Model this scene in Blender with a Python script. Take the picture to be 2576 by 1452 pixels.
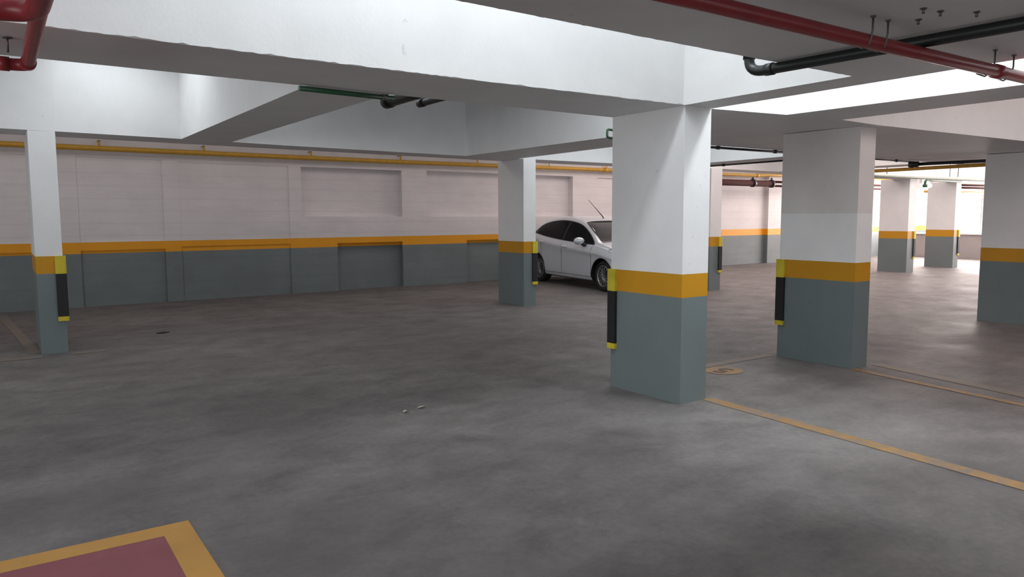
import bpy, bmesh, math, random
from mathutils import Vector, Matrix
random.seed(7)
for o in list(bpy.data.objects): bpy.data.objects.remove(o)
SC = bpy.context.scene
COL = SC.collection

# ------------------------------------------------------------------ camera, world, exposure
YAW, PIT, ROL, FPX = .607956, .0958470, .0036573, 1867.57
cam_d = bpy.data.cameras.new('camera'); cam = bpy.data.objects.new('camera', cam_d); COL.objects.link(cam)
cam_d.sensor_width = 36.0; cam_d.sensor_fit = 'HORIZONTAL'; cam_d.lens = FPX / 2576 * 36; cam_d.clip_end = 200; cam_d.clip_start = .02
fw = Vector((math.sin(YAW)*math.cos(PIT), math.cos(YAW)*math.cos(PIT), -math.sin(PIT)))
rt = Vector((math.cos(YAW), -math.sin(YAW), 0)); dn = fw.cross(rt)
r2 = math.cos(ROL)*rt + math.sin(ROL)*dn; d2 = -math.sin(ROL)*rt + math.cos(ROL)*dn
M = Matrix.Identity(4)
for i in range(3): M[i][0], M[i][1], M[i][2] = r2[i], -d2[i], -fw[i]
M.translation = (0, 0, 1.5); cam.matrix_world = M
SC.camera = cam

world = bpy.data.worlds.new('sky'); SC.world = world; world.use_nodes = True
bg = world.node_tree.nodes['Background']; bg.inputs[0].default_value = (.95, .975, 1.0, 1); bg.inputs[1].default_value = 5.0
SC.cycles.max_bounces = 8; SC.cycles.adaptive_threshold = .02
SC.view_settings.view_transform = 'Standard'; SC.view_settings.look = 'None'
SC.view_settings.exposure = 0.0; SC.view_settings.gamma = 1.0; SC.view_settings.use_curve_mapping = False

SKY = (.90, .96, 1.0); WARM = (1.0, .85, .81)
def skylight(name, x0, x1, y0, y1, z, L, col=SKY):
    d = bpy.data.lights.new(name, 'AREA'); d.shape = 'RECTANGLE'; d.size = x1-x0; d.size_y = y1-y0
    d.color = col; d.energy = L * math.pi * (x1-x0) * (y1-y0)
    o = bpy.data.objects.new(name, d); COL.objects.link(o); o.location = ((x0+x1)/2, (y0+y1)/2, z)
    return o
def upright_panel(name, x0, x1, y, z0, z1, L, turn=0, col=SKY):
    """upright light panel facing +Y, turned about the vertical"""
    o = skylight(name, x0, x1, 0, z1-z0, (z0+z1)/2, L, col); o.location.y = y; o.rotation_euler = (math.pi/2, 0, turn); return o
def portal(name, loc, rot, w, h):
    d = bpy.data.lights.new(name, 'AREA'); d.shape = 'RECTANGLE'; d.size = w; d.size_y = h; d.cycles.is_portal = True
    o = bpy.data.objects.new(name, d); COL.objects.link(o); o.location = loc; o.rotation_euler = rot; return o
# daylight falling through the openings in the deck above
skylight('daylight_near_well', .9, 3.5, 2.78, 3.18, 4.5, 21.0)
skylight('daylight_side_well', 5.18, 5.46, .9, 3.8, 3.55, 26.0)
skylight('daylight_left_well', -2.5, -.3, 5.6, 9.1, 3.35, .9)
skylight('daylight_corner_well', .6, 1.55, 7.7, 9.1, 3.35, 3.8)
upright_panel('middle_beam_fill', 3.9, 4.7, 5.3, 2.7, 3.3, 8.5, -1.05)  # added light panel hidden in the coffer, turned to brighten the cross beam's side
skylight('daylight_inner_well', 2.55, 3.2, 6.5, 8.8, 3.35, 2.0)
skylight('daylight_far_well', 6.7, 9.3, 6.9, 9.0, 3.35, 3.0)
skylight('daylight_last_well', 10.3, 12.6, 6.6, 9.0, 3.35, 3.2, WARM)
skylight('daylight_east_well', 13.8, 24.0, 6.6, 9.0, 3.35, 3.0, WARM)
skylight('daylight_bay_well', 6.6, 10.8, .8, 3.2, 3.35, 1.6, WARM)
skylight('daylight_wall_well', 10.0, 24.0, 10.9, 13.0, 3.35, 2.4, WARM)
skylight('daylight_back_well', -3.0, 9.0, 11.2, 12.6, 3.38, .95, (1.0, .93, .92))
skylight('added_rear_fill', -3.0, 4.0, -4.4, -1.6, 3.35, 1.5)  # added unseen light: brightens the rear floor so its bounce lifts the soffits
# open sides behind the viewer are added, to let sky light onto near faces
portal('added_left_portal', (-6.69, .75, 1.525), (math.pi/2, 0, -math.pi/2), 12.5, 1.65)
portal('added_front_portal', (8.25, -7.69, 1.6), (math.pi/2, 0, 0), 5.5, 1.4)
# daylight through the windows of the end wall
for i, (ya, yb) in enumerate(((5.4, 8.2), (8.6, 10.9), (11.0, 13.9))):
    d = bpy.data.lights.new('window_daylight', 'AREA'); d.shape = 'RECTANGLE'; d.size = yb-ya; d.size_y = 1.4
    d.color = WARM; d.energy = 19.0 * math.pi * (yb-ya) * 1.4
    o = bpy.data.objects.new('window_daylight', d); COL.objects.link(o)
    o.location = (26.5, (ya+yb)/2, 1.66); o.rotation_euler = (math.pi/2, 0, math.pi/2)

# ------------------------------------------------------------------ levels of the place
def zf(y): return 0 if y <= 4.85 else (.0135*(y-4.85) if y < 9.3 else .06+.0054*(y-9.3))
def zs(y): return 2.352 if y <= 4.85 else (2.352+.0153*(y-4.85) if y < 9.3 else 2.42+.005*(y-9.3))
def wally(u, off=0): return 13.6 + .03*u - off

# ------------------------------------------------------------------ materials
def new_mat(name):
    m = bpy.data.materials.new(name); m.use_nodes = True
    nt = m.node_tree; return m, nt, nt.nodes['Principled BSDF']
def N(nt, typ, **kw):
    n = nt.nodes.new(typ)
    for k, v in kw.items():
        if k in n.inputs.keys() if hasattr(n.inputs, 'keys') else False: n.inputs[k].default_value = v
        else: setattr(n, k, v)
    return n
def coords(nt, scale=(1, 1, 1)):
    g = nt.nodes.new('ShaderNodeNewGeometry'); mp = nt.nodes.new('ShaderNodeMapping')
    mp.inputs['Scale'].default_value = scale
    nt.links.new(g.outputs['Position'], mp.inputs['Vector']); return mp.outputs['Vector']
def noise(nt, vec, scale, detail=4, rough=.6, dist=0):
    n = nt.nodes.new('ShaderNodeTexNoise'); n.inputs['Scale'].default_value = scale; n.inputs['Detail'].default_value = detail
    n.inputs['Roughness'].default_value = rough; n.inputs['Distortion'].default_value = dist
    nt.links.new(vec, n.inputs['Vector']); return n.outputs['Fac']
def ramp(nt, fac, stops):
    r = nt.nodes.new('ShaderNodeValToRGB'); e = r.color_ramp.elements
    while len(e) < len(stops): e.new(.5)
    for el, (p, c) in zip(e, stops): el.position = p; el.color = (*c, 1) if len(c) == 3 else c
    nt.links.new(fac, r.inputs['Fac']); return r.outputs['Color']
def mix(nt, a, b, fac, mode='MIX'):
    m = nt.nodes.new('ShaderNodeMix'); m.data_type = 'RGBA'; m.blend_type = mode
    for s, v in ((m.inputs['Factor'], fac), (m.inputs['A'], a), (m.inputs['B'], b)):
        if hasattr(v, 'is_output') or isinstance(v, bpy.types.NodeSocket): nt.links.new(v, s)
        elif isinstance(v, (int, float)): s.default_value = v
        else: s.default_value = (*v, 1) if len(v) == 3 else v
    return m.outputs['Result']
def bump(nt, bs, h, strength, dist=.01):
    b = nt.nodes.new('ShaderNodeBump'); b.inputs['Strength'].default_value = strength; b.inputs['Distance'].default_value = dist
    nt.links.new(h, b.inputs['Height']); nt.links.new(b.outputs['Normal'], bs.inputs['Normal'])
def sh(c, f): return tuple(min(1, v*f) for v in c)
def paint(name, c, rough=.55, vary=.06, bumpy=.25, speck=True, brick=False):
    m, nt, bs = new_mat(name); v = coords(nt)
    f = noise(nt, v, 1.7, 5, .6)
    col = ramp(nt, f, [(.3, sh(c, 1-vary)), (.7, sh(c, 1+vary*.5))])
    if speck:
        s = noise(nt, v, 13, 3, .62)
        col = mix(nt, col, sh(c, .72), ramp(nt, s, [(.70, (0, 0, 0)), (.76, (.6, .6, .6))]))
    h = noise(nt, v, 38, 4, .7)
    if brick:   # courses of the painted block wall show through as faint lines
        w = nt.nodes.new('ShaderNodeTexWave'); w.wave_type = 'BANDS'; w.bands_direction = 'Z'
        w.inputs['Scale'].default_value = 1.55; w.inputs['Distortion'].default_value = .6; w.inputs['Detail'].default_value = 2
        nt.links.new(v, w.inputs['Vector'])
        lines = ramp(nt, w.outputs['Fac'], [(0, (.9, .9, .9)), (.08, (0, 0, 0))])
        col = mix(nt, col, sh(c, .86), mix(nt, (0, 0, 0), lines, .45))
        st = noise(nt, coords(nt, (.5, .5, 2.5)), 2.3, 6, .65)
        col = mix(nt, col, sh(c, .8), ramp(nt, st, [(.5, (0, 0, 0)), (.75, (.55, .55, .55))]))
    nt.links.new(col, bs.inputs['Base Color']); bs.inputs['Roughness'].default_value = rough
    bump(nt, bs, h, bumpy, .004)
    return m
def plain(name, c, rough=.5, metal=0, coat=0, spec=None):
    m, nt, bs = new_mat(name); v = coords(nt)
    col = ramp(nt, noise(nt, v, 9, 4), [(.35, sh(c, .9)), (.65, sh(c, 1.06))])
    nt.links.new(col, bs.inputs['Base Color']); bs.inputs['Roughness'].default_value = rough
    bs.inputs['Metallic'].default_value = metal; bs.inputs['Coat Weight'].default_value = coat
    if spec is not None: bs.inputs['Specular IOR Level'].default_value = spec
    return m
WHITE = paint('white_wall_paint', (.79, .79, .79), .6)
WALLW = paint('white_block_wall_paint', (.75, .71, .71), .65, brick=True)
GREYW = paint('grey_block_wall_paint', (.185, .215, .222), .6, .12, brick=True)
YELW = paint('orange_yellow_wall_band', (.86, .36, .008), .55, .06, speck=False)
GREY = paint('grey_dado_paint', (.165, .20, .205), .5, .08)
YEL = paint('yellow_band_paint', (.56, .265, .006), .5, .06, speck=False)
BLACK = plain('black_foam', (.012, .012, .014), .6)
GYEL = plain('yellow_foam', (.62, .50, .03), .6)
RED = plain('red_pipe_paint', (.26, .022, .028), .38)
GAS = plain('yellow_pipe_paint', (.58, .32, .035), .42)
BPIPE = plain('black_pipe', (.014, .018, .017), .4)
GPIPE = plain('dark_green_pipe_paint', (.02, .085, .04), .42)
BROWNP = plain('brown_red_pipe_paint', (.06, .018, .017), .8, 0, 0, .15)
STEEL = plain('dull_steel', (.16, .155, .15), .5, .7)
PALEP = plain('pale_green_pipe_paint', (.45, .52, .45), .5)
GLASSW = None

def concrete():
    m, nt, bs = new_mat('worn_concrete'); v = coords(nt)
    base = ramp(nt, noise(nt, v, .5, 6, .6, .2), [(.30, (.135, .122, .118)), (.52, (.162, .148, .143)), (.72, (.196, .182, .176))])
    mid = ramp(nt, noise(nt, coords(nt, (1, 1.5, 1)), 2.1, 7, .62, .35), [(.32, (.74, .74, .74)), (.5, (1, 1, 1)), (.68, (1.2, 1.2, 1.2))])
    c = mix(nt, base, mid, 1.0, 'MULTIPLY')
    fine = ramp(nt, noise(nt, v, 22, 5, .75), [(.3, (.82, .82, .82)), (.7, (1.14, 1.14, 1.14))])
    c = mix(nt, c, fine, 1.0, 'MULTIPLY')
    scuff = ramp(nt, noise(nt, coords(nt, (.9, .5, 1)), 2.2, 9, .72, .5), [(.58, (0, 0, 0)), (.74, (.42, .42, .42))])
    c = mix(nt, c, (.28, .268, .26), scuff)
    dark = ramp(nt, noise(nt, coords(nt, (.7, 1, 1)), 1.3, 7, .66, .4), [(.56, (0, 0, 0)), (.74, (.5, .5, .5))])
    c = mix(nt, c, (.105, .096, .094), dark)
    scr = ramp(nt, noise(nt, coords(nt, (9, 1.2, 1)), 5, 4, .7), [(.66, (0, 0, 0)), (.74, (.22, .22, .22))])
    c = mix(nt, c, (.27, .26, .25), scr)
    wob = noise(nt, v, 3.2, 8, .7)
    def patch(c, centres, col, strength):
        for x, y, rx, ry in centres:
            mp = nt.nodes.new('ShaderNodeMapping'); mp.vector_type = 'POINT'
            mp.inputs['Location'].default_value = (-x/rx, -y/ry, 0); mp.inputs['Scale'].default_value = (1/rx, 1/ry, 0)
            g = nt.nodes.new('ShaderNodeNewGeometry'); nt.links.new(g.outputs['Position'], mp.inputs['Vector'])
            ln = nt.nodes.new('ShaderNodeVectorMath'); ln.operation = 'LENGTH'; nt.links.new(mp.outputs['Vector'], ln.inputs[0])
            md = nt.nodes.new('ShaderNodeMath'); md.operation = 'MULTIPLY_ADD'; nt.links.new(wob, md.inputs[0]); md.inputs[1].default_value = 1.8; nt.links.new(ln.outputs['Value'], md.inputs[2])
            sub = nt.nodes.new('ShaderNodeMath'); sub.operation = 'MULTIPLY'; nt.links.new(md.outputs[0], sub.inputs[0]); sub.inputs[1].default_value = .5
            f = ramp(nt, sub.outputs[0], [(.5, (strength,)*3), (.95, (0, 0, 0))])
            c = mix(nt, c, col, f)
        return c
    # darker and washed-out areas of the slab
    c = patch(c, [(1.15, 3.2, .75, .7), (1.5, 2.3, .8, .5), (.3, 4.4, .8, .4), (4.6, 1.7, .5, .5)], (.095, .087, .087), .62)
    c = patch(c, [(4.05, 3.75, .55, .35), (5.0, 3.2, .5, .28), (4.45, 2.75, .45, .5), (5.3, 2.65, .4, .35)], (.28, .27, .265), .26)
    spots = ramp(nt, noise(nt, v, 11, 2, .5), [(.765, (0, 0, 0)), (.80, (.5, .5, .5))])
    c = mix(nt, c, (.07, .068, .066), spots)
    nt.links.new(c, bs.inputs['Base Color'])
    rg = ramp(nt, noise(nt, v, 1.4, 5), [(.3, (.52, .52, .52)), (.7, (.72, .72, .72))])
    nt.links.new(rg, bs.inputs['Roughness']); bs.inputs['Specular IOR Level'].default_value = .35
    bump(nt, bs, noise(nt, v, 60, 5, .7), .25, .003)
    return m
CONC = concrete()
def worn(name, c, thr=.42, conc=(.23, .215, .205), soft=.12):
    m, nt, bs = new_mat(name); v = coords(nt)
    f = ramp(nt, noise(nt, v, 7, 8, .72, .8), [(max(0, thr-soft), (0, 0, 0)), (thr+soft, (1, 1, 1))])
    t = ramp(nt, noise(nt, v, 1.8, 5), [(.3, sh(c, .82)), (.7, sh(c, 1.12))])
    nt.links.new(mix(nt, conc, t, f), bs.inputs['Base Color']); bs.inputs['Roughness'].default_value = .6
    bump(nt, bs, noise(nt, v, 50, 5, .7), .2, .003)
    return m
LINE = worn('faded_yellow_line_paint', (.34, .185, .055), .45, (.17, .156, .15))
LINEF = worn('very_faded_line_paint', (.25, .175, .11), .53, (.165, .151, .146))
LINEY = worn('yellow_floor_paint', (.50, .255, .05), .25)
PINK = worn('red_floor_paint', (.235, .062, .075), .2, (.2, .16, .16))

# ------------------------------------------------------------------ mesh building
class MB:
    def __init__(s): s.v = []; s.f = []; s.m = []; s.sm = []
    def add(s, vs, fs, mi=0, smooth=False):
        b = len(s.v); s.v += [Vector(p) for p in vs]
        for f in fs: s.f.append([b+i for i in f]); s.m.append(mi); s.sm.append(smooth)
    def hexa(s, bot, top, mi=0):
        n = len(bot)
        s.add(list(bot)+list(top), [tuple(range(n))[::-1], tuple(range(n, 2*n))] + [(i, (i+1) % n, n+(i+1) % n, n+i) for i in range(n)], mi)
    def box(s, x0, x1, y0, y1, z0, z1, mi=0):
        s.hexa([(x0, y0, z0), (x1, y0, z0), (x1, y1, z0), (x0, y1, z0)], [(x0, y0, z1), (x1, y0, z1), (x1, y1, z1), (x0, y1, z1)], mi)
    def bbox(s, x0, x1, y0, y1, z0, z1, b=.01, mi=0):
        bm = bmesh.new(); bmesh.ops.create_cube(bm, size=1)
        for v in bm.verts: v.co = Vector(((x0+x1)/2+v.co.x*(x1-x0), (y0+y1)/2+v.co.y*(y1-y0), (z0+z1)/2+v.co.z*(z1-z0)))
        bmesh.ops.bevel(bm, geom=bm.edges[:], offset=b, segments=2, affect='EDGES', profile=.5)
        bm.verts.index_update(); s.add([v.co.copy() for v in bm.verts], [[v.index for v in f.verts] for f in bm.faces], mi); bm.free()
    def tube(s, pts, r, n=14, mi=0, cap=True):
        pts = [Vector(p) for p in pts]; rs = r if isinstance(r, (list, tuple)) else [r]*len(pts)
        t0 = (pts[1]-pts[0]).normalized(); a = t0.orthogonal().normalized(); vs = []
        for i, p in enumerate(pts):
            t = (pts[min(i+1, len(pts)-1)]-pts[max(i-1, 0)]).normalized()
            a = (a - t*a.dot(t)).normalized(); b = t.cross(a)
            vs += [p + rs[i]*(math.cos(q)*a+math.sin(q)*b) for q in [2*math.pi*k/n for k in range(n)]]
        fs = [(i*n+k, i*n+(k+1) % n, (i+1)*n+(k+1) % n, (i+1)*n+k) for i in range(len(pts)-1) for k in range(n)]
        s.add(vs, fs, mi, True)
        if cap:
            b = len(s.v)-len(vs); m = len(pts)-1
            s.f.append([b+k for k in range(n)][::-1]); s.m.append(mi); s.sm.append(False)
            s.f.append([b+m*n+k for k in range(n)]); s.m.append(mi); s.sm.append(False)
    def build(s, name, mats, parent=None, loc=None):
        mats = mats if isinstance(mats, (list, tuple)) else [mats]
        if parent is not None: off = Vector(parent.location) if not parent.get('_local') else Vector((0, 0, 0))
        elif loc == 'origin': off = Vector((0, 0, 0))
        else:
            lo = Vector((min(v[i] for v in s.v) for i in range(3))); hi = Vector((max(v[i] for v in s.v) for i in range(3)))
            off = Vector(((lo.x+hi.x)/2, (lo.y+hi.y)/2, lo.z))
        me = bpy.data.meshes.new(name); me.from_pydata([v-off for v in s.v], [], s.f)
        for m in mats: me.materials.append(m)
        me.polygons.foreach_set('material_index', s.m); me.polygons.foreach_set('use_smooth', s.sm)
        bm = bmesh.new(); bm.from_mesh(me); bmesh.ops.recalc_face_normals(bm, faces=bm.faces[:]); bm.to_mesh(me); bm.free()
        o = bpy.data.objects.new(name, me); COL.objects.link(o)
        if parent is not None: o.parent = parent
        else: o.location = off
        return o
def tag(o, label, cat, group=None):
    o['label'] = label; o['category'] = cat
    if group: o['group'] = group
    return o
def thing(name, loc, label, cat, group=None):
    o = bpy.data.objects.new(name, None); COL.objects.link(o); o.location = loc; o.empty_display_size = .1
    return tag(o, label, cat, group)
def structure(mb, name, mats):
    o = mb.build(name, mats, None, 'origin'); o['kind'] = 'structure'; return o
def arc(c, a, b, n=7):
    """elbow: quadratic bend from a to b around corner c"""
    a, b, c = Vector(a), Vector(b), Vector(c)
    return [(1-t)**2*a + 2*t*(1-t)*c + t*t*b for t in [i/(n-1) for i in range(n)]]

# ------------------------------------------------------------------ floor, walls
mb = MB()
ys = [-8, 4.85, 6.3, 7.8, 9.3, 12, 16]
for a, b in zip(ys, ys[1:]):
    mb.hexa([(-7, a, -.3), (30, a, -.3), (30, b, -.3), (-7, b, -.3)], [(-7, a, zf(a)), (30, a, zf(a)), (30, b, zf(b)), (-7, b, zf(b))])
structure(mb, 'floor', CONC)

def wall_piece(mb, u0, u1, off, z0, z1, thick=.3):
    for a, b, mi in ((-9, .94, 1), (.94, 1.122, 2), (1.122, 9, 0)):
        lo, hi = max(z0, a), min(z1, b)
        if hi <= lo: continue
        P = lambda u, o, z: (u, wally(u, o), z)
        mb.hexa([P(u0, off, lo), P(u1, off, lo), P(u1, -thick, lo), P(u0, -thick, lo)], [P(u0, off, hi), P(u1, off, hi), P(u1, -thick, hi), P(u0, -thick, hi)], mi)
mb = MB()
ZB = .05
def panel(u0, u1, zlo, zup0, zup1, dlo, dup, ulo=None):
    """bay of the wall between two piers: recessed below zlo and between zup0 and zup1"""
    a = ulo if ulo is not None else u0
    if a > u0: wall_piece(mb, u0, a, 0, ZB, zlo)
    wall_piece(mb, a, u1, -dlo, ZB, zlo)
    wall_piece(mb, u0, u1, 0, zlo, zup0)
    wall_piece(mb, u0, u1, -dup, zup0, zup1)
    wall_piece(mb, u0, u1, 0, zup1, 3.5)
wall_piece(mb, -7, -.9, 0, ZB, 3.5)
panel(-.9, .85, .985, 1.13, 2.475, .03, .012)
wall_piece(mb, .85, 1.12, 0, ZB, 3.5)
panel(1.12, 2.37, .99, 1.13, 2.475, .035, .015)
wall_piece(mb, 2.37, 2.63, 0, ZB, 3.5)
panel(2.63, 4.53, 1.02, 1.13, 2.455, .02, .012)
wall_piece(mb, 4.53, 4.77, 0, ZB, 3.5)
panel(4.77, 6.88, 1.01, 1.523, 2.452, .13, .15, 5.46)
wall_piece(mb, 6.88, 7.465, 0, ZB, 3.5)
panel(7.465, 11.5, 1.005, 1.513, 2.47, .10, .17, 8.45)
wall_piece(mb, 11.5, 12.3, 0, ZB, 3.5)
panel(12.3, 15.5, 1.0, 1.51, 2.46, .02, .03)
wall_piece(mb, 15.5, 19.2, 0, ZB, 3.5)
wall_piece(mb, 19.2, 30, .13, ZB, 3.5)
structure(mb, 'wall_back', [WALLW, GREYW, YELW])

mb = MB()
for y0, y1, z0, z1 in ((-8, 14.2, 0, .7), (-8, 14.2, 2.35, 4.8), (-8, -5.5, .7, 2.35), (7.0, 14.2, .7, 2.35)): mb.box(-7, -6.7, y0, y1, z0, z1)  # gap in this unseen wall is added to admit fill light
structure(mb, 'wall_left', [WHITE])
mb = MB()
for x0, x1, z0, z1 in ((-6.7, 30, 0, .9), (-6.7, 30, 2.3, 4.8), (-6.7, 5.5, .9, 2.3), (11, 30, .9, 2.3)): mb.box(x0, x1, -8, -7.7, z0, z1)  # opening added out of view, lets in extra sky light
structure(mb, 'wall_front', [WHITE])
# end wall with its row of windows
mb = MB(); XE = 26.42
mb.box(XE, XE+.25, -7.7, 14.6, 0, .88, 1)
mb.box(XE, XE+.25, -7.7, 14.6, 2.45, 4.8, 0)
for a, b in ((-7.7, 5.3), (8.3, 8.5), (13.98, 14.6)): mb.box(XE, XE+.25, a, b, .88, 2.45, 0)
structure(mb, 'wall_right', [WHITE, paint('pale_grey_sill_wall_paint', (.36, .34, .34), .5, .08)])
FRAME = plain('white_window_frame_paint', (.75, .75, .75), .4)
for i, (a, b) in enumerate(((5.3, 8.3), (8.5, 13.98))):
    mb = MB(); t = .04
    mb.box(XE+.08, XE+.16, a, b, .88, .88+t); mb.box(XE+.08, XE+.16, a, b, 2.45-t, 2.45)
    n = max(2, round((b-a)/1.4))
    for k in range(n+1):
        y = a + (b-a)*k/n; y = min(max(y, a+t/2), b-t/2); mb.box(XE+.08, XE+.16, y-t/2, y+t/2, .88+t, 2.45-t)
    o = structure(mb, 'window_%d' % (i+1), FRAME)
mb = MB(); mb.box(XE-.06, XE, 5.2, 14.1, .865, .905); structure(mb, 'trim_1', [FRAME])

# ------------------------------------------------------------------ deck above: beams, slabs, wells
def jit(pts, n):
    out = []
    for (x0, y0), (x1, y1) in zip(pts, pts[1:]):
        for k in range(n): out.append((x0+(x1-x0)*k/n, y0+(y1-y0)*k/n))
    out.append(pts[-1]); return out
def ragged(mb, edge, top, amp, inset):
    """skin along an edge path whose lower arris is slightly chipped; edge runs with the solid on its left"""
    vs = []; n = len(edge)
    for i, (x, y) in enumerate(edge):
        a, b = edge[max(i-1, 0)], edge[min(i+1, n-1)]; d = Vector((b[0]-a[0], b[1]-a[1])).normalized(); q = Vector((-d.y, d.x))*inset
        k = random.uniform(-1, 1)*amp + (amp*2.2 if random.random() < .06 else 0)
        vs += [(x, y, top), (x, y, zs(y)+amp+k), (x+q.x, y+q.y, zs(y))]
    mb.add(vs, [(3*i+j, 3*i+3+j, 3*i+4+j, 3*i+1+j) for i in range(n-1) for j in (0, 1)])
def block(mb, poly, top, mi=0, zz=None):
    mb.hexa([(x, y, zs(y) if zz is None else zz) for x, y in poly], [(x, y, top) for x, y in poly], mi)
def beam(poly, top=3.4, name='ceiling_beam'):
    mb = MB(); block(mb, poly, top); return structure(mb, name, [WHITE])
TOP1 = 4.6
# deep beam across the picture (its near arris is chipped)
near = jit([(-6.7, 3.90), (.075, 3.972), (1.31, 4.012), (2.6, 4.024), (4.408, 4.016)], 40)
mb = MB(); IN = .006
mb.hexa([(x, y+IN, zs(y)) for x, y in near[::10]+near[-1:]] + [(4.43, 4.84, 2.352), (1.667, 4.79, 2.352), (.08, 4.775, 2.352), (-6.7, 4.75, 2.352)],
        [(x, y+IN, TOP1) for x, y in near[::10]+near[-1:]] + [(4.43, 4.84, TOP1), (1.667, 4.79, TOP1), (.08, 4.775, TOP1), (-6.7, 4.75, TOP1)])
ragged(mb, near, TOP1, .0028, IN)
structure(mb, 'ceiling_beam', [WHITE])
# wide soffit between the two front pillars and beyond
beam([(4.408, 4.012), (4.732, 4.026), (5.557, 3.908), (6.256, 3.837), (6.913, 3.867), (9.81, 3.75), (13.5, 3.70), (13.5, 6.2), (6.40, 6.2), (6.34, 4.90), (4.43, 4.84)], TOP1)
# slab over the camera
mb = MB(); edge = jit([(4.371, 2.627), (3.453, 2.635), (2.297, 2.623), (1.533, 2.61), (-6.7, 2.57)], 30)
E2 = edge[::15]+edge[-1:]
P = [(-6.7, -1.4), (4.371, -1.4)] + [(x, y-IN) for x, y in E2]
mb.hexa([(x, y, 2.352) for x, y in P], [(x, y, TOP1) for x, y in P])
mb.box(-6.7, 4.371, -7.7, -4.6, 2.352, TOP1); mb.box(-6.7, -3.2, -4.6, -1.4, 2.352, TOP1); mb.box(-3.2, 4.371, -4.6, -1.4, 3.4, TOP1)  # recess behind the viewer is added to hold the rear fill light
ragged(mb, edge, TOP1, .0026, IN)
structure(mb, 'ceiling', [WHITE])
# beam from the front pillar back over the camera
beam([(4.371, -7.7), (4.60, -7.7), (4.669, 1.93), (4.732, 4.026), (4.408, 4.012), (4.371, 2.627)], TOP1)
beam([(4.60, -7.7), (5.60, -7.7), (5.60, .7), (4.64, .7)], 3.7, 'ceiling')
beam([(5.60, -7.7), (6.2, -7.7), (6.212, 2.392), (6.256, 3.837), (5.557, 3.908), (5.594, 2.159), (5.60, .7)], TOP1)
beam([(6.2, -7.7), (26.4, -7.7), (26.4, .6), (6.2, .6)], 3.4, 'ceiling')
beam([(11.1, .6), (26.4, .6), (26.4, 6.2), (13.5, 6.2), (13.5, 3.7), (11.1, 3.72)], 3.4, 'ceiling')
# cross beams between the two pillar rows
beam([(1.72, 4.79), (2.30, 4.81), (2.434, 9.43), (1.858, 9.39)], 3.4)
beam([(5.50, 4.87), (6.34, 4.90), (6.40, 6.2), (6.885, 9.70), (5.916, 9.70)], 3.4)
beam([(9.58, 6.2), (10.02, 6.2), (10.70, 9.652), (10.20, 9.659)], 3.4)
beam([(12.86, 6.2), (13.5, 6.2), (14.0, 9.61), (13.4, 9.617)], 3.4)
# beam over the second pillar row
beam([(-6.7, 9.2), (.60, 9.285), (1.858, 9.39), (2.434, 9.43), (3.06, 9.53), (5.916, 9.70), (6.98, 9.70), (26.4, 9.45), (26.4, 10.1), (6.98, 10.33), (.60, 9.93), (-6.7, 9.85)], 3.4)
# caps of the coffers
mb = MB()
mb.box(-6.7, 4.43, 2.57, 4.05, TOP1, 4.8)
mb.box(4.43, 6.3, .6, 4.05, 3.7, 3.9)
mb.box(6.2, 11.2, .6, 3.95, 3.4, 3.6)
mb.box(-6.7, 26.4, 4.75, 14.6, 3.42, 3.6)
o = structure(mb, 'ceiling', [WHITE])

# ------------------------------------------------------------------ pillars
DULL = paint('dull_white_paint', (.76, .725, .71), .7, .08)
FRESH = paint('fresh_white_paint', (.87, .87, .87), .55)
def pillar(x0, x1, y0, y1, label, zt=None, patch=None):
    z0 = zf(y0); zt = zt if zt is not None else zs(y0)
    t = thing('concrete_pillar', ((x0+x1)/2, (y0+y1)/2, z0), label, 'pillar', 'concrete pillars')
    P = .002
    def part(name, za, zb, mat):
        b = MB(); b.box(x0, x1, y0, y1, za, zb); return b.build(name, mat, t)
    part('grey_base', z0-.02, z0+.858, GREY); part('yellow_band', z0+.858, z0+1.045, YEL); part('white_shaft', patch or z0+1.045, zt, DULL if patch else WHITE)
    if patch: part('repainted_patch', z0+1.045, patch, FRESH)
    return t
PB = pillar(4.432, 4.734, 4.021, 4.84, 'largest white pillar, right of centre, with grey base and yellow band')
PD = pillar(6.846, 7.115, 4.0, 4.85, 'thick white pillar, second from the right edge, faint yellow floor line at its foot', patch=1.525)
PE = pillar(11.53, 11.84, 4.0, 4.87, 'grey shaded pillar cut off by the right edge of the picture')
PA = pillar(.345, .592, 9.285, 10.2, 'slim white pillar at the far left in front of the back wall')
PC = pillar(6.975, 7.216, 9.69, 10.42, 'pillar just left of the parked car in the middle')
PH = pillar(11.34, 11.66, 9.6, 10.4, 'narrow sliver of pillar behind the right edge of the largest pillar')
PF = pillar(18.95, 19.30, 9.72, 10.47, 'small distant pillar, left of the two by the bright windows')
PG = pillar(21.65, 21.93, 9.84, 10.6, 'small distant pillar, right of the two by the bright windows')

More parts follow.
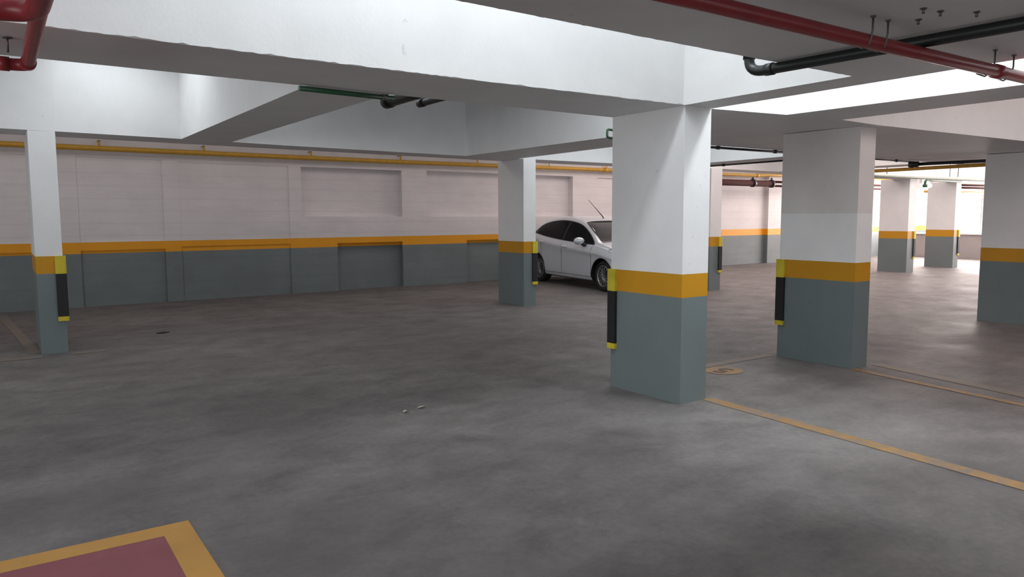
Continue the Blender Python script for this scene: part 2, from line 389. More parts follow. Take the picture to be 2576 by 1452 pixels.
def guard(cx, cy, sx, sy, z0, label, wing=.075, th=.028):
    """L-shaped foam corner guard; sx, sy point out of the pillar"""
    t = thing('corner_guard', (cx, cy, z0+.345), label, 'corner guard', 'foam corner guards on the pillars')
    def ell(za, zb, e):
        b = MB(); T = th+e
        P = [(cx+sx*T, cy+sy*T), (cx-sx*wing, cy+sy*T), (cx-sx*wing, cy), (cx, cy), (cx, cy-sy*wing), (cx+sx*T, cy-sy*wing)]
        # rounded nose
        q = T*.45
        P = [(cx+sx*T, cy+sy*(T-q)), (cx+sx*(T-.3*q), cy+sy*(T-.3*q)), (cx+sx*(T-q), cy+sy*T)] + P[1:]
        b.hexa([(x, y, za) for x, y in P], [(x, y, zb) for x, y in P]); return b
    ell(z0+.345, z0+.393, .0).build('yellow_lower_end', GYEL, t)
    ell(z0+.393, z0+.855, -.001).build('black_middle', BLACK, t)
    ell(z0+.855, z0+1.045, .0).build('yellow_upper_end', GYEL, t)
    return t
guard(4.432, 4.84, -1, 1, 0, 'black and yellow guard on the far left corner of the largest pillar')
guard(6.846, 4.85, -1, 1, 0, 'black and yellow guard on the thick pillar second from the right edge')
guard(.592, 9.285, 1, -1, .06, 'black and yellow guard on the slim pillar at the far left')
guard(7.216, 9.69, 1, -1, .062, 'black and yellow guard on the pillar beside the car tail')
guard(11.66, 9.6, 1, -1, .06, 'black and yellow guard on the narrow pillar behind the largest pillar')
guard(19.30, 9.72, 1, -1, .06, 'small distant guard on the left one of the pillars by the windows')
guard(21.93, 9.84, 1, -1, .06, 'small distant guard on the right one of the pillars by the windows')

# ------------------------------------------------------------------ pipes
def ring(b, c, d, r, w, n=14):
    c, d = Vector(c), Vector(d).normalized(); b.tube([c-d*w/2, c+d*w/2], r, n)
def rod(t, p, q, r=.004, name='hanger_rod', mat=None):
    b = MB(); b.tube([p, q], r, 8); return b.build(name, mat or STEEL, t)
# red sprinkler main under the front slab
t = thing('sprinkler_pipe', (3.0, 1.84, 2.22), 'long straight red pipe crossing the ceiling at upper right', 'pipe')
b = MB(); b.tube([(1.2, 1.845, 2.256), (2.078, 1.842, 2.256), (2.93, 1.84, 2.256), (7.5, 1.79, 2.256)], .031, 18); b.build('pipe_run', RED, t)
for x in (4.40,): b = MB(); ring(b, (x, 1.826, 2.256), (1, 0, 0), .037, .07, 18); b.build('coupling', RED, t)
for x in (3.14, 3.26, 4.30, 4.52):
    b = MB(); b.tube([(x, 1.80, 2.352), (x, 1.80, 2.29), (x, 1.81, 2.24), (x, 1.845, 2.224), (x, 1.885, 2.245)], .0045, 8); b.build('hanger_hook', STEEL, t)
    b = MB(); ring(b, (x, 1.80, 2.349), (0, 0, 1), .012, .006, 8); b.build('anchor', STEEL, t)
# black drain pipe with an elbow up into the well
t = thing('drain_pipe', (3.62, 2.0, 2.29), 'black pipe with an elbow at its far end under the upper right ceiling', 'pipe')
b = MB(); x = 3.64
path = [(x+.09, -.6, 2.318), (x+.03, 1.441, 2.318)] + arc((x-.03, 2.80, 2.318), (x-.03, 2.70, 2.318), (x-.03, 2.80, 2.40), 8) + [(x-.03, 2.80, 2.75)]
b.tube(path, .029, 18); b.build('pipe_run', BPIPE, t)
b = MB(); ring(b, (x-.028, 2.66, 2.318), (0, 1, 0), .034, .05, 18); b.build('elbow_collar', BPIPE, t); b = MB(); ring(b, (x-.03, 2.80, 2.42), (0, 0, 1), .034, .05, 18); b.build('elbow_collar', BPIPE, t)
# small anchors left in the slab
for i, (ax, ay) in enumerate(((3.02, 2.10), (3.20, 1.62), (3.30, 1.60), (3.44, 1.52), (3.36, 1.72))):
    b = MB(); b.tube([(ax, ay, 2.352), (ax, ay, 2.33)], .006, 8); ring(b, (ax, ay, 2.35), (0, 0, 1), .014, .004, 8)
    tag(b.build('ceiling_anchor', STEEL), 'small dark anchor bolt in the ceiling between the red pipe and the black pipe', 'anchor bolt', 'anchors beside the red pipe')
# left red pipe: runs towards the far side, then turns left
t = thing('branch_pipe', (.18, 4.2, 2.2), 'thin red pipe at the upper left ending in an elbow turned left', 'pipe')
zc = 2.262; x = .187; ye = 4.50
b = MB(); b.tube([(x-.03, -.8, zc), (x-.004, 3.25, zc), (x, ye-.10, zc)] + arc((x, ye, zc), (x, ye-.07, zc), (x-.07, ye, zc), 8) + [(x-.09, ye, zc), (-3.0, ye-.12, zc)], .030, 18); b.build('pipe_run', RED, t)
b = MB(); ring(b, (x, ye-.09, zc), (0, 1, 0), .035, .05, 18); b.build('elbow_collar', RED, t); b = MB(); ring(b, (x-.10, ye, zc), (1, 0, 0), .035, .05, 18); b.build('elbow_collar', RED, t)
b = MB(); b.tube([(.105, 4.30, 2.352), (.105, 4.30, 2.32), (.105, 4.33, 2.29), (.105, 4.37, 2.30)], .005, 8); ring(b, (.105, 4.30, 2.349), (0, 0, 1), .022, .005, 10); b.build('hanger_hook', STEEL, t)
t = thing('bent_pipe', (.05, 2.9, 2.15), 'glossy red pipe bend in the top left corner of the picture', 'pipe')
b = MB(); zc = 2.188
b.tube([(-2.5, 2.98, zc), (-.2, 3.035, zc)] + arc((.16, 3.035, zc), (.03, 3.035, zc), (.16, 2.90, zc), 9) + [(.165, 2.6, zc+.004), (.16, -.8, zc+.004)], .036, 18); b.build('pipe_run', RED, t)
# green pipe under the big beam's far arris and the two black stubs
t = thing('green_pipe', (1.95, 4.78, 2.3), 'thin dark green pipe tucked behind the large ceiling beam', 'pipe')
b = MB(); b.tube([(1.655, 4.748, 2.325), (2.34, 4.793, 2.325)], .017, 14); b.build('pipe_run', GPIPE, t)
b = MB(); ring(b, (2.26, 4.787, 2.325), (1, .06, 0), .021, .03); b.build('collar', STEEL, t)
for (xa, ya, zc, r, lab) in ((2.79, 5.86, 2.475, .052, 'thicker of two black pipe stubs poking out behind the large beam'), (3.03, 5.72, 2.462, .030, 'thinner of two black pipe stubs poking out behind the large beam')):
    t = thing('pipe_stub', (xa, 5.3, zc-r), lab, 'pipe')
    b = MB(); b.tube([(xa-.01, 4.84, zc), (xa, ya-.04, zc)], r, 18); b.build('pipe_run', BPIPE, t)
    b = MB(); b.tube([(xa, ya-.09, zc), (xa, ya, zc)], r*1.12, 18); b.build('end_cap', BPIPE, t)
    rod(t, (xa, 5.2, zc+r), (xa, 5.2, 3.42), .005)
b = MB(); P = [(5.60, 5.86, 2.395), (5.235, 5.80, 2.395), (5.235, 5.80, 2.312), (5.60, 5.86, 2.312)]
P = [P[0]] + arc(P[1], (5.27, 5.808, 2.395), (5.235, 5.80, 2.37), 5) + arc(P[2], (5.235, 5.80, 2.337), (5.27, 5.808, 2.312), 5) + [P[3]]
b.tube(P, .0125, 12); tag(b.build('conduit_loop', GPIPE), 'small dark green U-shaped conduit beside the top of the largest pillar', 'conduit')
# yellow gas pipe along the back wall
t = thing('gas_pipe', (8, wally(8, .12), 2.6), 'long yellow pipe running high along the back wall', 'pipe')
GP = [(-6.6, 2.60), (.15, 2.609), (1.45, 2.607), (4.92, 2.609), (6.79, 2.612), (9.18, 2.627), (10.65, 2.637), (12.44, 2.648), (17.04, 2.690), (18.71, 2.70), (19.0, 2.72), (26.3, 2.80)]
b = MB(); b.tube([(u, wally(u, .13 if u < 18.8 else .2), z) for u, z in GP], .043, 14); b.build('pipe_run', GAS, t)
for u in (12.44, 18.6): b = MB(); ring(b, (u, wally(u, .13), 2.648 if u < 15 else 2.70), (1, .03, 0), .055, .10); b.build('coupling', GAS, t)
for u in (-.6, 1.45, 3.03, 4.93, 6.80, 8.66, 10.66, 12.49, 14.4, 16.5):
    z = 2.607 + max(0, u-5)*.005
    b = MB(); b.box(u-.018, u+.018, wally(u, .135), wally(u, .125), z+.04, z+.125); b.box(u-.018, u+.018, wally(u, .135), wally(u, .004), z+.115, z+.125); b.build('bracket', GAS, t)
# brown red main further along the back wall
t = thing('fire_main', (17, wally(17, .4), 2.34), 'thick brown red pipe below the yellow one on the far right of the back wall', 'pipe')
b = MB(); b.tube([(13.6, wally(13.6, .42), 2.43), (19.0, wally(19, .42), 2.45)], .09, 16); b.build('pipe_run', BROWNP, t)
for dz, r in ((.06, .035), (-.06, .03)): b = MB(); b.tube([(18.9, wally(19, .42), 2.45+dz), (26.2, wally(26, .55), 2.47+dz)], r, 12); b.build('branch_run', BROWNP, t)
for u in (18.0, 18.9):
    b = MB(); ring(b, (u, wally(u, .42), 2.45), (1, .03, 0), .115, .10); b.tube([(u, wally(u, .42), 2.53), (u, wally(u, .42), 2.62)], .03, 10); b.build('valve', BPIPE, t)
for u in (14.5, 16.5, 19.5, 22.5): rod(t, (u, wally(u, .42), 2.46), (u, wally(u, .42), 3.42), .008)
# conduits under the far arris of the wide soffit
def conduit(pts, r, label, clips, mat=BPIPE):
    t = thing('conduit', pts[0], label, 'conduit')
    b = MB(); b.tube(pts, r, 10); b.build('pipe_run', mat, t)
    P = [Vector(p) for p in pts]
    for f in clips:
        c = P[0].lerp(P[-1], f); b = MB(); ring(b, c, P[-1]-P[0], r*1.5, .05, 10); b.box(c.x-.014, c.x+.014, c.y-.014, c.y+.014, c.z, c.z+r+.003); b.build('clip', mat, t)
    return t
conduit([(6.5, 6.24, 2.352), (9.5, 6.17, 2.352)], .016, 'thin black conduit along the ceiling edge, right of the largest pillar', (.32, .69))
conduit([(9.90, 6.3, 2.342), (10.45, 9.3, 2.386)], .016, 'thin dark conduit running away, just below the black one beside the largest pillar', (.15, .72))
conduit([(9.85, 6.16, 2.352), (12.2, 6.19, 2.355)], .014, 'thin dark conduit at the ceiling edge behind the thick pillar', (.3, .75))
t = thing('valve_pipe', (11.9, 5.7, 2.3), 'dark pipe ending in a valve, left of the pillar at the right edge', 'pipe')
b = MB(); b.tube([(11.95, 6.05, 2.305), (12.25, 4.4, 2.305)], .025, 12); b.build('pipe_run', BPIPE, t)
b = MB(); ring(b, (11.94, 6.08, 2.303), (.18, -1, 0), .045, .14); b.tube([(11.93, 6.10, 2.303), (11.93, 6.10, 2.25)], .025, 10); b.build('valve', BPIPE, t)
b = MB(); b.tube([(12.04, 5.55, 2.32), (12.04, 5.55, 2.285), (12.07, 5.40, 2.285), (12.07, 5.40, 2.32)], .008, 8); b.build('clamp', BPIPE, t)
t = thing('yellow_feed_pipe', (13.2, 6.8, 2.27), 'short stretch of yellow pipe between the two right pillars under the ceiling', 'pipe')
b = MB(); b.tube([(13.55, 9.30, 2.345), (13.26, 7.40, 2.315), (13.05, 5.0, 2.305)], .030, 14); b.build('pipe_run', GAS, t)
for yy in (8.6, 6.6): rod(t, (13.0+.1*(yy-5)/1.6*.6, yy, 2.33), (13.0+.1*(yy-5)/1.6*.6, yy, zs(yy)), .008)
t = thing('pale_pipe', (16.5, 8.3, 2.3), 'pale green pipe below the far beam in front of the windows', 'pipe')
b = MB(); b.tube([(14.2, 8.33, 2.318), (14.9, 8.30, 2.318), (19.2, 7.96, 2.318)], .04, 12); b.build('pipe_run', PALEP, t)
for u in (15.2, 17.8): rod(t, (u, 8.28-(u-15.2)*.08, 2.34), (u, 8.28-(u-15.2)*.08, 3.42), .008)
t = thing('sprinkler_drop', (18.6, 9.3, 2.25), 'dark green pipe end with a drop beside the bright lamp by the far windows', 'pipe')
b = MB(); b.tube([(20.6, 9.25, 2.375)] + arc((18.85, 9.3, 2.375), (19.0, 9.3, 2.375), (18.85, 9.3, 2.29), 6) + [(18.85, 9.3, 2.22)], .03, 12); b.build('pipe_run', GPIPE, t)
b = MB(); ring(b, (18.85, 9.3, 2.23), (0, 0, 1), .055, .07); b.build('sprinkler_head', GPIPE, t); rod(t, (20.0, 9.265, 2.39), (20.0, 9.265, 3.42), .008)
# bulkhead lamp by the windows
LAMP, nt, bs = new_mat('lamp_globe'); bs.inputs['Base Color'].default_value = (.9, .9, .88, 1)
bs.inputs['Emission Color'].default_value = (1, .98, .95, 1); bs.inputs['Emission Strength'].default_value = 1.6
t = thing('bulkhead_lamp', (19.2, 9.42, 2.18), 'bright oval white lamp between the two distant pillars', 'lamp')
bm = bmesh.new(); bmesh.ops.create_uvsphere(bm, u_segments=20, v_segments=12, radius=1)
b = MB(); bm.verts.index_update(); b.add([Vector((19.21+v.co.x*.24, 9.45+v.co.y*.09, 2.25+v.co.z*.075)) for v in bm.verts], [[v.index for v in f.verts] for f in bm.faces], 0, True); bm.free(); b.build('globe', LAMP, t)
b = MB(); b.box(19.05, 19.37, 9.47, 9.53, 2.30, 2.43); b.build('mount', FRAME, t)
# pipes near the right edge pillar
for (z, yy, r, m, nm, lab) in ((2.40, 10.75, .03, BROWNP, 'far_red_pipe', 'upper thin dark red pipe crossing the far windows near the right edge'), (2.31, 10.6, .03, BROWNP, 'far_red_pipe', 'lower thin dark red pipe crossing the far windows near the right edge'), (2.20, 11.0, .035, GAS, 'far_yellow_pipe', 'thin yellow pipe crossing the far windows near the right edge')):
    t = thing(nm, (24, yy, z), lab, 'pipe')
    b = MB(); b.tube([(22.3, yy, z), (26.35, yy-.4, z)], r, 12); b.build('pipe_run', m, t)
    rod(t, (22.6, yy-.03, z), (22.6, yy-.03, 3.42), .008); rod(t, (25.6, yy-.32, z), (25.6, yy-.32, 3.42), .008)

# ------------------------------------------------------------------ floor markings and litter
def strip(mb, a, b, w, n=14, lift=.0025):
    a, b = Vector((*a, 0)), Vector((*b, 0)); d = (b-a).normalized(); s = Vector((-d.y, d.x, 0))*w/2
    vs = []; fs = []
    for i in range(n+1):
        p = a.lerp(b, i/n)
        for q in (p-s, p+s): vs.append((q.x, q.y, zf(q.y)+lift))
    for i in range(n): fs.append((2*i, 2*i+1, 2*i+3, 2*i+2))
    mb.add(vs, fs)
def marking(segs, w, mat, label, name='parking_line', lift=.0025):
    b = MB()
    for p, q in segs: strip(b, p, q, w, lift=lift)
    return tag(b.build(name, mat), label, 'floor marking')
marking([((4.755, 4.02), (4.52, .3))], .125, LINE, 'yellow floor line running from the largest pillar to the lower right')
marking([((6.86, 3.99), (6.40, .9))], .09, LINE, 'yellow floor line starting at the foot of the thick pillar near the right')
marking([((7.28, 3.98), (6.75, 1.4))], .16, LINEF, 'very faint orange floor line right of the brighter line at the thick pillar')
marking([((4.75, 4.93), (6.84, 4.93))], .12, LINEF, 'faint yellow floor line joining the two large pillars on the right')
marking([((.02, 13.3), (.30, 9.35))], .11, LINEF, 'faint orange floor line behind the slim pillar at the far left')
marking([((-3.0, 9.12), (.35, 9.12)), ((.62, 9.16), (.92, 9.16))], .12, LINEF, 'faint orange floor line in front of the slim pillar at the far left')
# bay number
t = thing('bay_number', (5.77, 4.68, .002), 'round yellow spot with a dark number on the floor between the right pillars', 'floor marking')
b = MB(); n = 28; b.add([(5.77+.20*math.cos(2*math.pi*k/n), 4.68+.18*math.sin(2*math.pi*k/n), .003) for k in range(n)], [tuple(range(n))]); b.build('yellow_disc', LINE, t)
cu = bpy.data.curves.new('five', 'FONT'); cu.body = '5'; cu.size = .30; cu.align_x = 'CENTER'; cu.align_y = 'CENTER'; cu.extrude = .0005; cu.offset = .006
to = bpy.data.objects.new('tmp_text', cu); COL.objects.link(to); bpy.context.view_layer.update()
me = bpy.data.meshes.new_from_object(to.evaluated_get(bpy.context.evaluated_depsgraph_get())); bpy.data.objects.remove(to)
me.materials.clear(); me.materials.append(plain('brown_marking_paint', (.10, .06, .04), .6))
o = bpy.data.objects.new('number', me); COL.objects.link(o); o.parent = t; o.location = (0, 0, .0035); o.rotation_euler = (0, 0, math.pi/2+.2)
# fire point: red field in a yellow frame
t = thing('fire_point_marking', (0, 2.6, .002), 'red floor rectangle with a yellow border in the lower left corner', 'floor marking')
b = MB()
X0, X1, Y0, Y1, w = -1.3, .712, 1.0, 3.855, .132
for r in ((X0, X1, Y1-w, Y1), (X1-w, X1, Y0, Y1-w), (X0, X0+w, Y0, Y1-w), (X0+w, X1-w, Y0, Y0+w)):
    b.add([(r[0], r[2], .003), (r[1], r[2], .003), (r[1], r[3], .003), (r[0], r[3], .003)], [(0, 1, 2, 3)])
b.build('yellow_border', LINEY, t)
b = MB(); b.add([(X0+w, Y0+w, .0025), (X1-w, Y0+w, .0025), (X1-w, Y1-w, .0025), (X0+w, Y1-w, .0025)], [(0, 1, 2, 3)]); b.build('red_field', PINK, t)
# litter
LEAF = plain('dry_leaf', (.05, .045, .035), .8); SCRAP = plain('pale_scrap', (.55, .52, .40), .8)
def scrap(x, y, l, w, rz, mat, label, cat, name, h=.012):
    b = MB(); c, s = math.cos(rz), math.sin(rz); vs = []; z = zf(y)
    for i in range(7):
        tt = i/6; ww = w*math.sin(math.pi*(.12+.8*tt)); px = (tt-.5)*l
        for k in (-1, 0, 1): vs.append((x+c*px-s*ww*k/2, y+s*px+c*ww*k/2, z+.002+(h*(abs(k)+math.sin(tt*3))*.5)))
    fs = [(3*i+k, 3*i+k+1, 3*i+k+4, 3*i+k+3) for i in range(6) for k in (0, 1)]
    b.add(vs, fs, 0, True); return tag(b.build(name, mat), label, cat)
scrap(1.675, 10.1, .16, .09, .2, LEAF, 'dark dry leaf on the floor between the slim left pillar and the back wall', 'leaf', 'dry_leaf')
scrap(2.531, 5.084, .05, .03, .5, SCRAP, 'nearer of two tiny pale scraps on the dark floor left of centre', 'litter', 'paper_scrap')
scrap(2.687, 5.118, .07, .03, .1, SCRAP, 'farther and longer of two tiny pale scraps on the dark floor', 'litter', 'paper_scrap')

# ------------------------------------------------------------------ car
def interp(tab, x):
    tab = sorted(tab)
    if x <= tab[0][0]: return tab[0][1]
    if x >= tab[-1][0]: return tab[-1][1]
    for i in range(len(tab)-1):
        if tab[i][0] <= x <= tab[i+1][0]:
            x0, y0 = tab[i]; x1, y1 = tab[i+1]
            m0 = (y1-y0)/(x1-x0) if i == 0 else (y1-tab[i-1][1])/(x1-tab[i-1][0])
            m1 = (y1-y0)/(x1-x0) if i == len(tab)-2 else (tab[i+2][1]-y0)/(tab[i+2][0]-x0)
            h = x1-x0; t = (x-x0)/h
            return (2*t**3-3*t*t+1)*y0 + (t**3-2*t*t+t)*h*m0 + (-2*t**3+3*t*t)*y1 + (t**3-t*t)*h*m1
ZT = [(2.06, .54), (2.03, .62), (1.95, .70), (1.80, .775), (1.5, .87), (1.2, .93), (1.02, .965), (.8, 1.085), (.5, 1.245), (.25, 1.35), (0, 1.405), (-.4, 1.445), (-.9, 1.44), (-1.35, 1.395), (-1.58, 1.34), (-1.72, 1.14), (-1.82, .95), (-1.87, .82), (-1.89, .62)]
ZBLT = [(2.06, .49), (1.95, .63), (1.8, .70), (1.5, .78), (1.1, .845), (.8, .865), (.2, .905), (-.6, .97), (-1.2, 1.04), (-1.5, 1.07), (-1.7, 1.02), (-1.82, .88), (-1.89, .56)]
WID = [(2.06, .44), (2.02, .60), (1.93, .71), (1.75, .79), (1.4, .845), (1.0, .855), (0, .862), (-1, .862), (-1.45, .845), (-1.7, .79), (-1.83, .70), (-1.89, .60)]
WRF = [(2.06, .38), (1.93, .60), (1.5, .72), (1.05, .73), (.8, .66), (.4, .595), (0, .575), (-.8, .565), (-1.4, .55), (-1.6, .56), (-1.8, .60), (-1.89, .55)]
ZBOT = [(2.06, .30), (1.98, .20), (1.7, .17), (-1.5, .18), (-1.8, .24), (-1.89, .34)]
def section(x):
    zt, zb, W, wr, z0 = (interp(tb, x) for tb in (ZT, ZBLT, WID, WRF, ZBOT))
    zb = min(zb, zt-.035); z0 = min(z0, zb-.1)
    green = max(0, min(1, (zt-zb-.1)/.2))
    P = [(0, z0), (W*.6, z0), (W*.90, z0+.01), (W*.975, z0+.10*(zb-z0)/.7), (W*.985, z0+.42*(zb-z0)), (W*.988, z0+.70*(zb-z0)), (W*1.004, zb-.115), (W*.945, zb)]
    ex, ez = wr, zt-.055*(.4+.6*green)-.01
    for t in (.33, .66): P.append((W*.945+(ex-W*.945)*t+.022*green*math.sin(math.pi*t), zb+(ez-zb)*t))
    P += [(ex, ez), (ex*.86, zt-.022), (ex*.5, zt-.006), (0, zt)]
    return P
def smooth_poly(P, k=4):
    out = []
    for i in range(len(P)-1):
        p0, p1, p2, p3 = P[max(i-1, 0)], P[i], P[i+1], P[min(i+2, len(P)-1)]
        for j in range(k):
            t = j/k
            out.append(tuple(.5*((2*p1[c])+(-p0[c]+p2[c])*t+(2*p0[c]-5*p1[c]+4*p2[c]-p3[c])*t*t+(-p0[c]+3*p1[c]-3*p2[c]+p3[c])*t**3) for c in (0, 1)))
    out.append(P[-1]); return out
def side_y(x, z):
    S = smooth_poly(section(x))[10:]
    for (y0, z0), (y1, z1) in zip(S, S[1:]):
        if z0 <= z <= z1 and z1 > z0: return y0+(y1-y0)*(z-z0)/(z1-z0)
    return S[-1][0] if z > S[-1][1] else S[0][0]
def top_z(x, y):
    S = smooth_poly(section(x))[28:]
    for (y0, z0), (y1, z1) in zip(S, S[1:]):
        if y1 <= y <= y0 and y0 > y1: return z0+(z1-z0)*(y0-y)/(y0-y1)
    return S[-1][1]
fx, fy, rx, ry = 9.54, 10.67, 9.85, 13.02
dv = Vector((fx-rx, fy-ry, 0)).normalized(); left = Vector((-dv.y, dv.x, 0))
cen = Vector((fx, fy, 0)) + left*.80 - dv*1.245
car = thing('car', (cen.x, cen.y, zf(cen.y)), 'silver five-door hatchback parked in front of the back wall, half hidden by the largest pillar', 'car')
car.rotation_euler = (0, math.atan(.0054), math.atan2(dv.y, dv.x)); car['_local'] = 1
SILVER, nt, bs = new_mat('silver_car_paint'); v = coords(nt)
nt.links.new(ramp(nt, noise(nt, v, 400, 2), [(.3, (.64, .69, .75)), (.7, (.72, .77, .83))]), bs.inputs['Base Color'])
bs.inputs['Metallic'].default_value = .15; bs.inputs['Roughness'].default_value = .35; bs.inputs['Coat Weight'].default_value = .8; bs.inputs['Coat Roughness'].default_value = .06
CGLASS = plain('dark_car_glass', (.010, .012, .013), .10, 0, 0, .05)
RUBBER = plain('tyre_rubber', (.013, .013, .013), .75); TRIM = plain('black_plastic', (.015, .015, .016), .5)
ALLOY = plain('alloy_wheel', (.42, .42, .43), .3, .85); CHROME = plain('chrome', (.7, .7, .7), .12, 1)
TLENS = plain('red_lens', (.30, .012, .02), .12, 0, .6); HLENS = plain('clear_lens', (.55, .57, .58), .08, .3, .6)
xs = [2.06, 2.05, 2.035, 2.015] + [1.99-.05*i for i in range(76)]; xs = [x for x in xs if x > -1.885] + [-1.89]
rows = []
for x in xs:
    H = smooth_poly(section(x)); rows.append([(x, -y, z) for y, z in H] + [(x, y, z) for y, z in H[-2:0:-1]])
n = len(rows[0]); b = MB()
b.add([p for r in rows for p in r], [(i*n+k, i*n+(k+1) % n, (i+1)*n+(k+1) % n, (i+1)*n+k) for i in range(len(rows)-1) for k in range(n)] + [tuple(range(n)), tuple(range((len(rows)-1)*n, len(rows)*n))[::-1]], 0, True)
body = b.build('body', [SILVER, TRIM], car)
cut = MB()
for sx in (1, -1):
    for sy in (1, -1): cut.tube([(1.245*sx, .56*sy, .30), (1.245*sx, 1.0*sy, .30)], .345, 36)
co = cut.build('tmp_cut', TRIM, car)
bo = body.modifiers.new('arch', 'BOOLEAN'); bo.operation = 'DIFFERENCE'; bo.object = co; bo.solver = 'EXACT'
bpy.context.view_layer.update()
me2 = bpy.data.meshes.new_from_object(body.evaluated_get(bpy.context.evaluated_depsgraph_get()))
body.modifiers.clear(); body.data = me2; bpy.data.objects.remove(co)
while len(me2.materials) < 2: me2.materials.append(TRIM)
for p in me2.polygons:
    c = p.center
    inside = any(abs(math.hypot(c.x-sx*1.245, c.z-.30)) < .3465 for sx in (1, -1)) and abs(c.y) > .5
    low = c.z < .2 and abs(p.normal.z) > .7
    p.material_index = 1 if (inside or low) else 0
    p.use_smooth = not inside
def side_patch(outline_lo, outline_hi, x0, x1, s, off=.005, nx=16, nz=8):
    vs = []; fs = []
    for i in range(nx+1):
        x = x0+(x1-x0)*i/nx; lo, hi = interp(outline_lo, x), interp(outline_hi, x)
        for j in range(nz+1):
            z = lo+(hi-lo)*j/nz; vs.append((x, s*(side_y(x, z)+off), z))
    for i in range(nx):
        for j in range(nz): a = i*(nz+1)+j; fs.append((a, a+1, a+nz+2, a+nz+1))
    return vs, fs
ULO = [(.95, .885), (.5, .905), (-.2, .945), (-.8, .995), (-1.42, 1.075)]
UHI = [(.95, .90), (.75, 1.02), (.5, 1.155), (.25, 1.262), (0, 1.318), (-.4, 1.355), (-.8, 1.345), (-1.2, 1.285), (-1.36, 1.20), (-1.42, 1.09)]
for s in (-1, 1):
    b = MB(); vs, fs = side_patch(ULO, UHI, .93, -1.41, s, .003, 40, 8); b.add(vs, fs, 0, True); b.build('window_surround', TRIM, car)
    for x0, x1 in ((.86, -.17), (-.24, -1.30)):
        b = MB(); vs, fs = side_patch([(x, z+.015) for x, z in ULO], [(x, z-.014) for x, z in UHI], x0, x1, s, .008, 24, 8); b.add(vs, fs, 0, True); b.build('side_window', CGLASS, car)
    # lower sill, door gaps, shoulder line
    b = MB()
    for x0 in (.90, -.20, -1.02):
        b.tube([(x0-(.10 if x0 < -1 else 0)*(z-.3), s*(side_y(x0-(.10 if x0 < -1 else 0)*(z-.3), z)+.001), z) for z in [.27+.07*i for i in range(10)]], .004, 6)
    b.tube([(x, s*(side_y(x, .265)+.001), .265) for x in [.9-.19*i for i in range(11)]], .004, 6); b.build('door_gap', TRIM, car)
    for x0 in (-.06, -1.00):
        b = MB(); zc = .815+(.075 if x0 < -.5 else 0); y = side_y(x0, zc)
        b.tube([(x0+.09, s*(y+.004), zc), (x0+.07, s*(y+.028), zc+.002), (x0, s*(y+.034), zc+.005), (x0-.07, s*(y+.03), zc+.008), (x0-.10, s*(y+.004), zc+.01)], [.010, .013, .014, .013, .010], 10); b.build('door_handle', SILVER, car)
    b = MB(); y = side_y(.62, .92); bm = bmesh.new(); bmesh.ops.create_uvsphere(bm, u_segments=20, v_segments=12, radius=1); bm.verts.index_update()
    b.add([(.60+v.co.x*(.095 if v.co.x > 0 else .055), s*(y+.14+v.co.y*.12), .955+v.co.z*.075) for v in bm.verts], [[v.index for v in f.verts] for f in bm.faces], 0, True); bm.free()
    mo = b.build('side_mirror', SILVER, car)
    b = MB(); b.tube([(.66, s*(y-.02), .87), (.64, s*(y+.05), .88), (.61, s*(y+.09), .90)], [.045, .034, .026], 10); q = b.build('mirror_foot', TRIM, mo)
    # lamps
    b = MB(); vs = []; fs = []
    for i in range(13):
        t = i/12; x = 2.0-.58*t
        for j in range(5):
            y = (.48+.33*t)-.012; zz = (.625+.205*t) + (j/4)*(.10*math.sin(math.pi*(.15+.75*t)))-.035
            vs.append((x, s*(side_y(x, min(zz, interp(ZBLT, x)+.02))+.006), zz))
    fs = [(i*5+j, i*5+j+1, (i+1)*5+j+1, (i+1)*5+j) for i in range(12) for j in range(4)]
    b.add(vs, fs, 0, True); b.build('headlight', HLENS, car)
    b = MB(); vs, fs = side_patch([(-1.5, 1.05), (-1.62, .90), (-1.84, .78)], [(-1.5, 1.12), (-1.62, 1.10), (-1.84, .90)], -1.53, -1.83, s, .006, 8, 6); b.add(vs, fs, 0, True); b.build('tail_light', TLENS, car)
def top_patch(xa, xb, ya, yb, off=.006, n=14):
    """glass laid on the shell between stations xa (low edge) and xb (high edge)"""
    vs = []; fs = []
    for i in range(n+1):
        t = i/n; x = xa+(xb-xa)*t; hw = ya+(yb-ya)*t
        for j in range(n+1):
            y = -hw+2*hw*j/n; vs.append((x, y, top_z(x, abs(y))+off))
    for i in range(n):
        for j in range(n): a = i*(n+1)+j; fs.append((a, a+1, a+n+2, a+n+1))
    return vs, fs
b = MB(); b.add(*top_patch(.99, .27, .66, .545), 0, True); b.build('windshield', CGLASS, car)
b = MB(); b.add(*top_patch(-1.78, -1.60, .52, .47), 0, True); b.build('rear_window', CGLASS, car)
b = MB(); b.add(*top_patch(1.06, .99, .66, .66, .003, 10), 0, True); b.build('wiper_cowl', TRIM, car)
b = MB(); b.tube([(.08, 0, 1.40), (.07, 0, 1.425), (-.20, 0, 1.60), (-.50, 0, 1.79)], [.016, .011, .007, .004], 8); b.build('roof_antenna', TRIM, car)
b = MB(); b.bbox(2.02, 2.075, -.42, .42, .30, .44, .015); b.build('grille', TRIM, car)
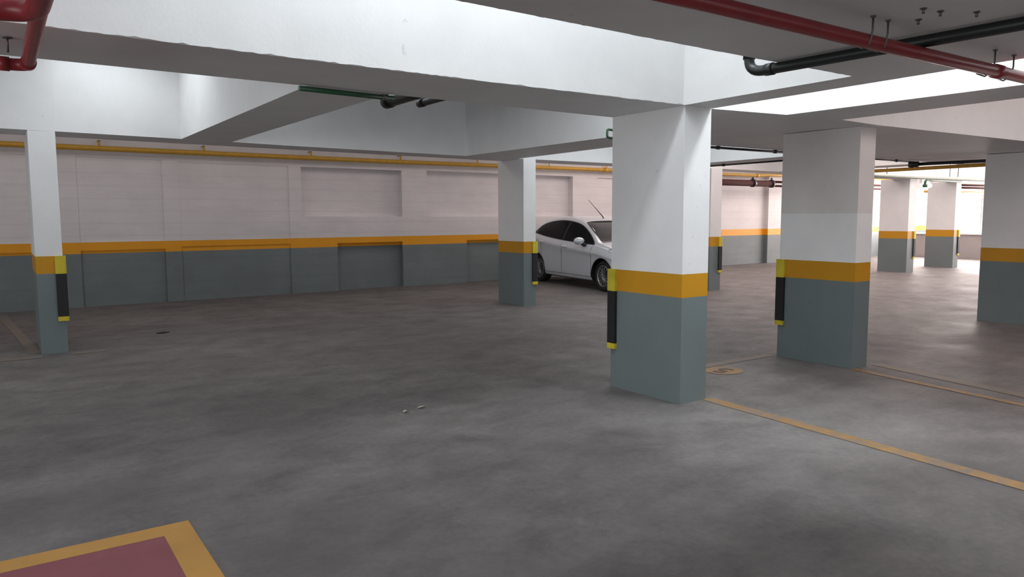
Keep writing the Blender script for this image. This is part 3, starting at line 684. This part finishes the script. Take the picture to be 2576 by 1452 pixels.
b = MB(); b.bbox(2.0, 2.065, -.26, .26, .60, .645, .01); b.build('upper_grille', TRIM, car)
b = MB(); b.tube([(2.0, -.36, .585), (2.06, -.18, .59), (2.07, 0, .59), (2.06, .18, .59), (2.0, .36, .585)], .012, 8); b.build('grille_bar', CHROME, car)
for sx in (1, -1):
    for sy in (1, -1):
        w = MB(); cx, cz = 1.245*sx, .298; yo = .795*sy; yi = .60*sy
        prof = [(.20, yi), (.275, yi), (.294, yi+.02*sy), (.298, yi+.05*sy), (.298, yo-.05*sy), (.292, yo-.02*sy), (.270, yo), (.222, yo), (.205, yo-.02*sy)]
        K = 40; vs = [(cx+r*math.cos(2*math.pi*k/K), y, cz+r*math.sin(2*math.pi*k/K)) for r, y in prof for k in range(K)]
        fs = [(i*K+k, i*K+(k+1) % K, (i+1)*K+(k+1) % K, (i+1)*K+k) for i in range(len(prof)-1) for k in range(K)]
        w.add(vs, fs, 0, True); wheel = w.build('wheel', RUBBER, car)
        m = MB(); yr = yo-.02*sy
        prof = [(.206, yr-.06*sy), (.208, yr+.012*sy), (.196, yr+.014*sy), (.188, yr), (.184, yr-.08*sy)]
        vs = [(cx+r*math.cos(2*math.pi*k/K), y, cz+r*math.sin(2*math.pi*k/K)) for r, y in prof for k in range(K)]
        m.add(vs, [(i*K+k, i*K+(k+1) % K, (i+1)*K+(k+1) % K, (i+1)*K+k) for i in range(len(prof)-1) for k in range(K)], 0, True)
        m.tube([(cx, yr-.03*sy, cz), (cx, yr+.004*sy, cz)], .042, 20)
        for k in range(15):
            a = 2*math.pi*k/15+.1; c, s_ = math.cos(a), math.sin(a)
            m.tube([(cx+.035*c, yr-.004*sy, cz+.035*s_), (cx+.12*c, yr-.003*sy, cz+.12*s_), (cx+.192*c, yr-.006*sy, cz+.192*s_)], [.010, .008, .0075], 8)
        m.build('rim', ALLOY, wheel)
        d = MB(); d.tube([(cx, yr-.10*sy, cz), (cx, yr-.085*sy, cz)], .186, 28); d.build('brake_disc', TRIM, wheel)
del car['_local']
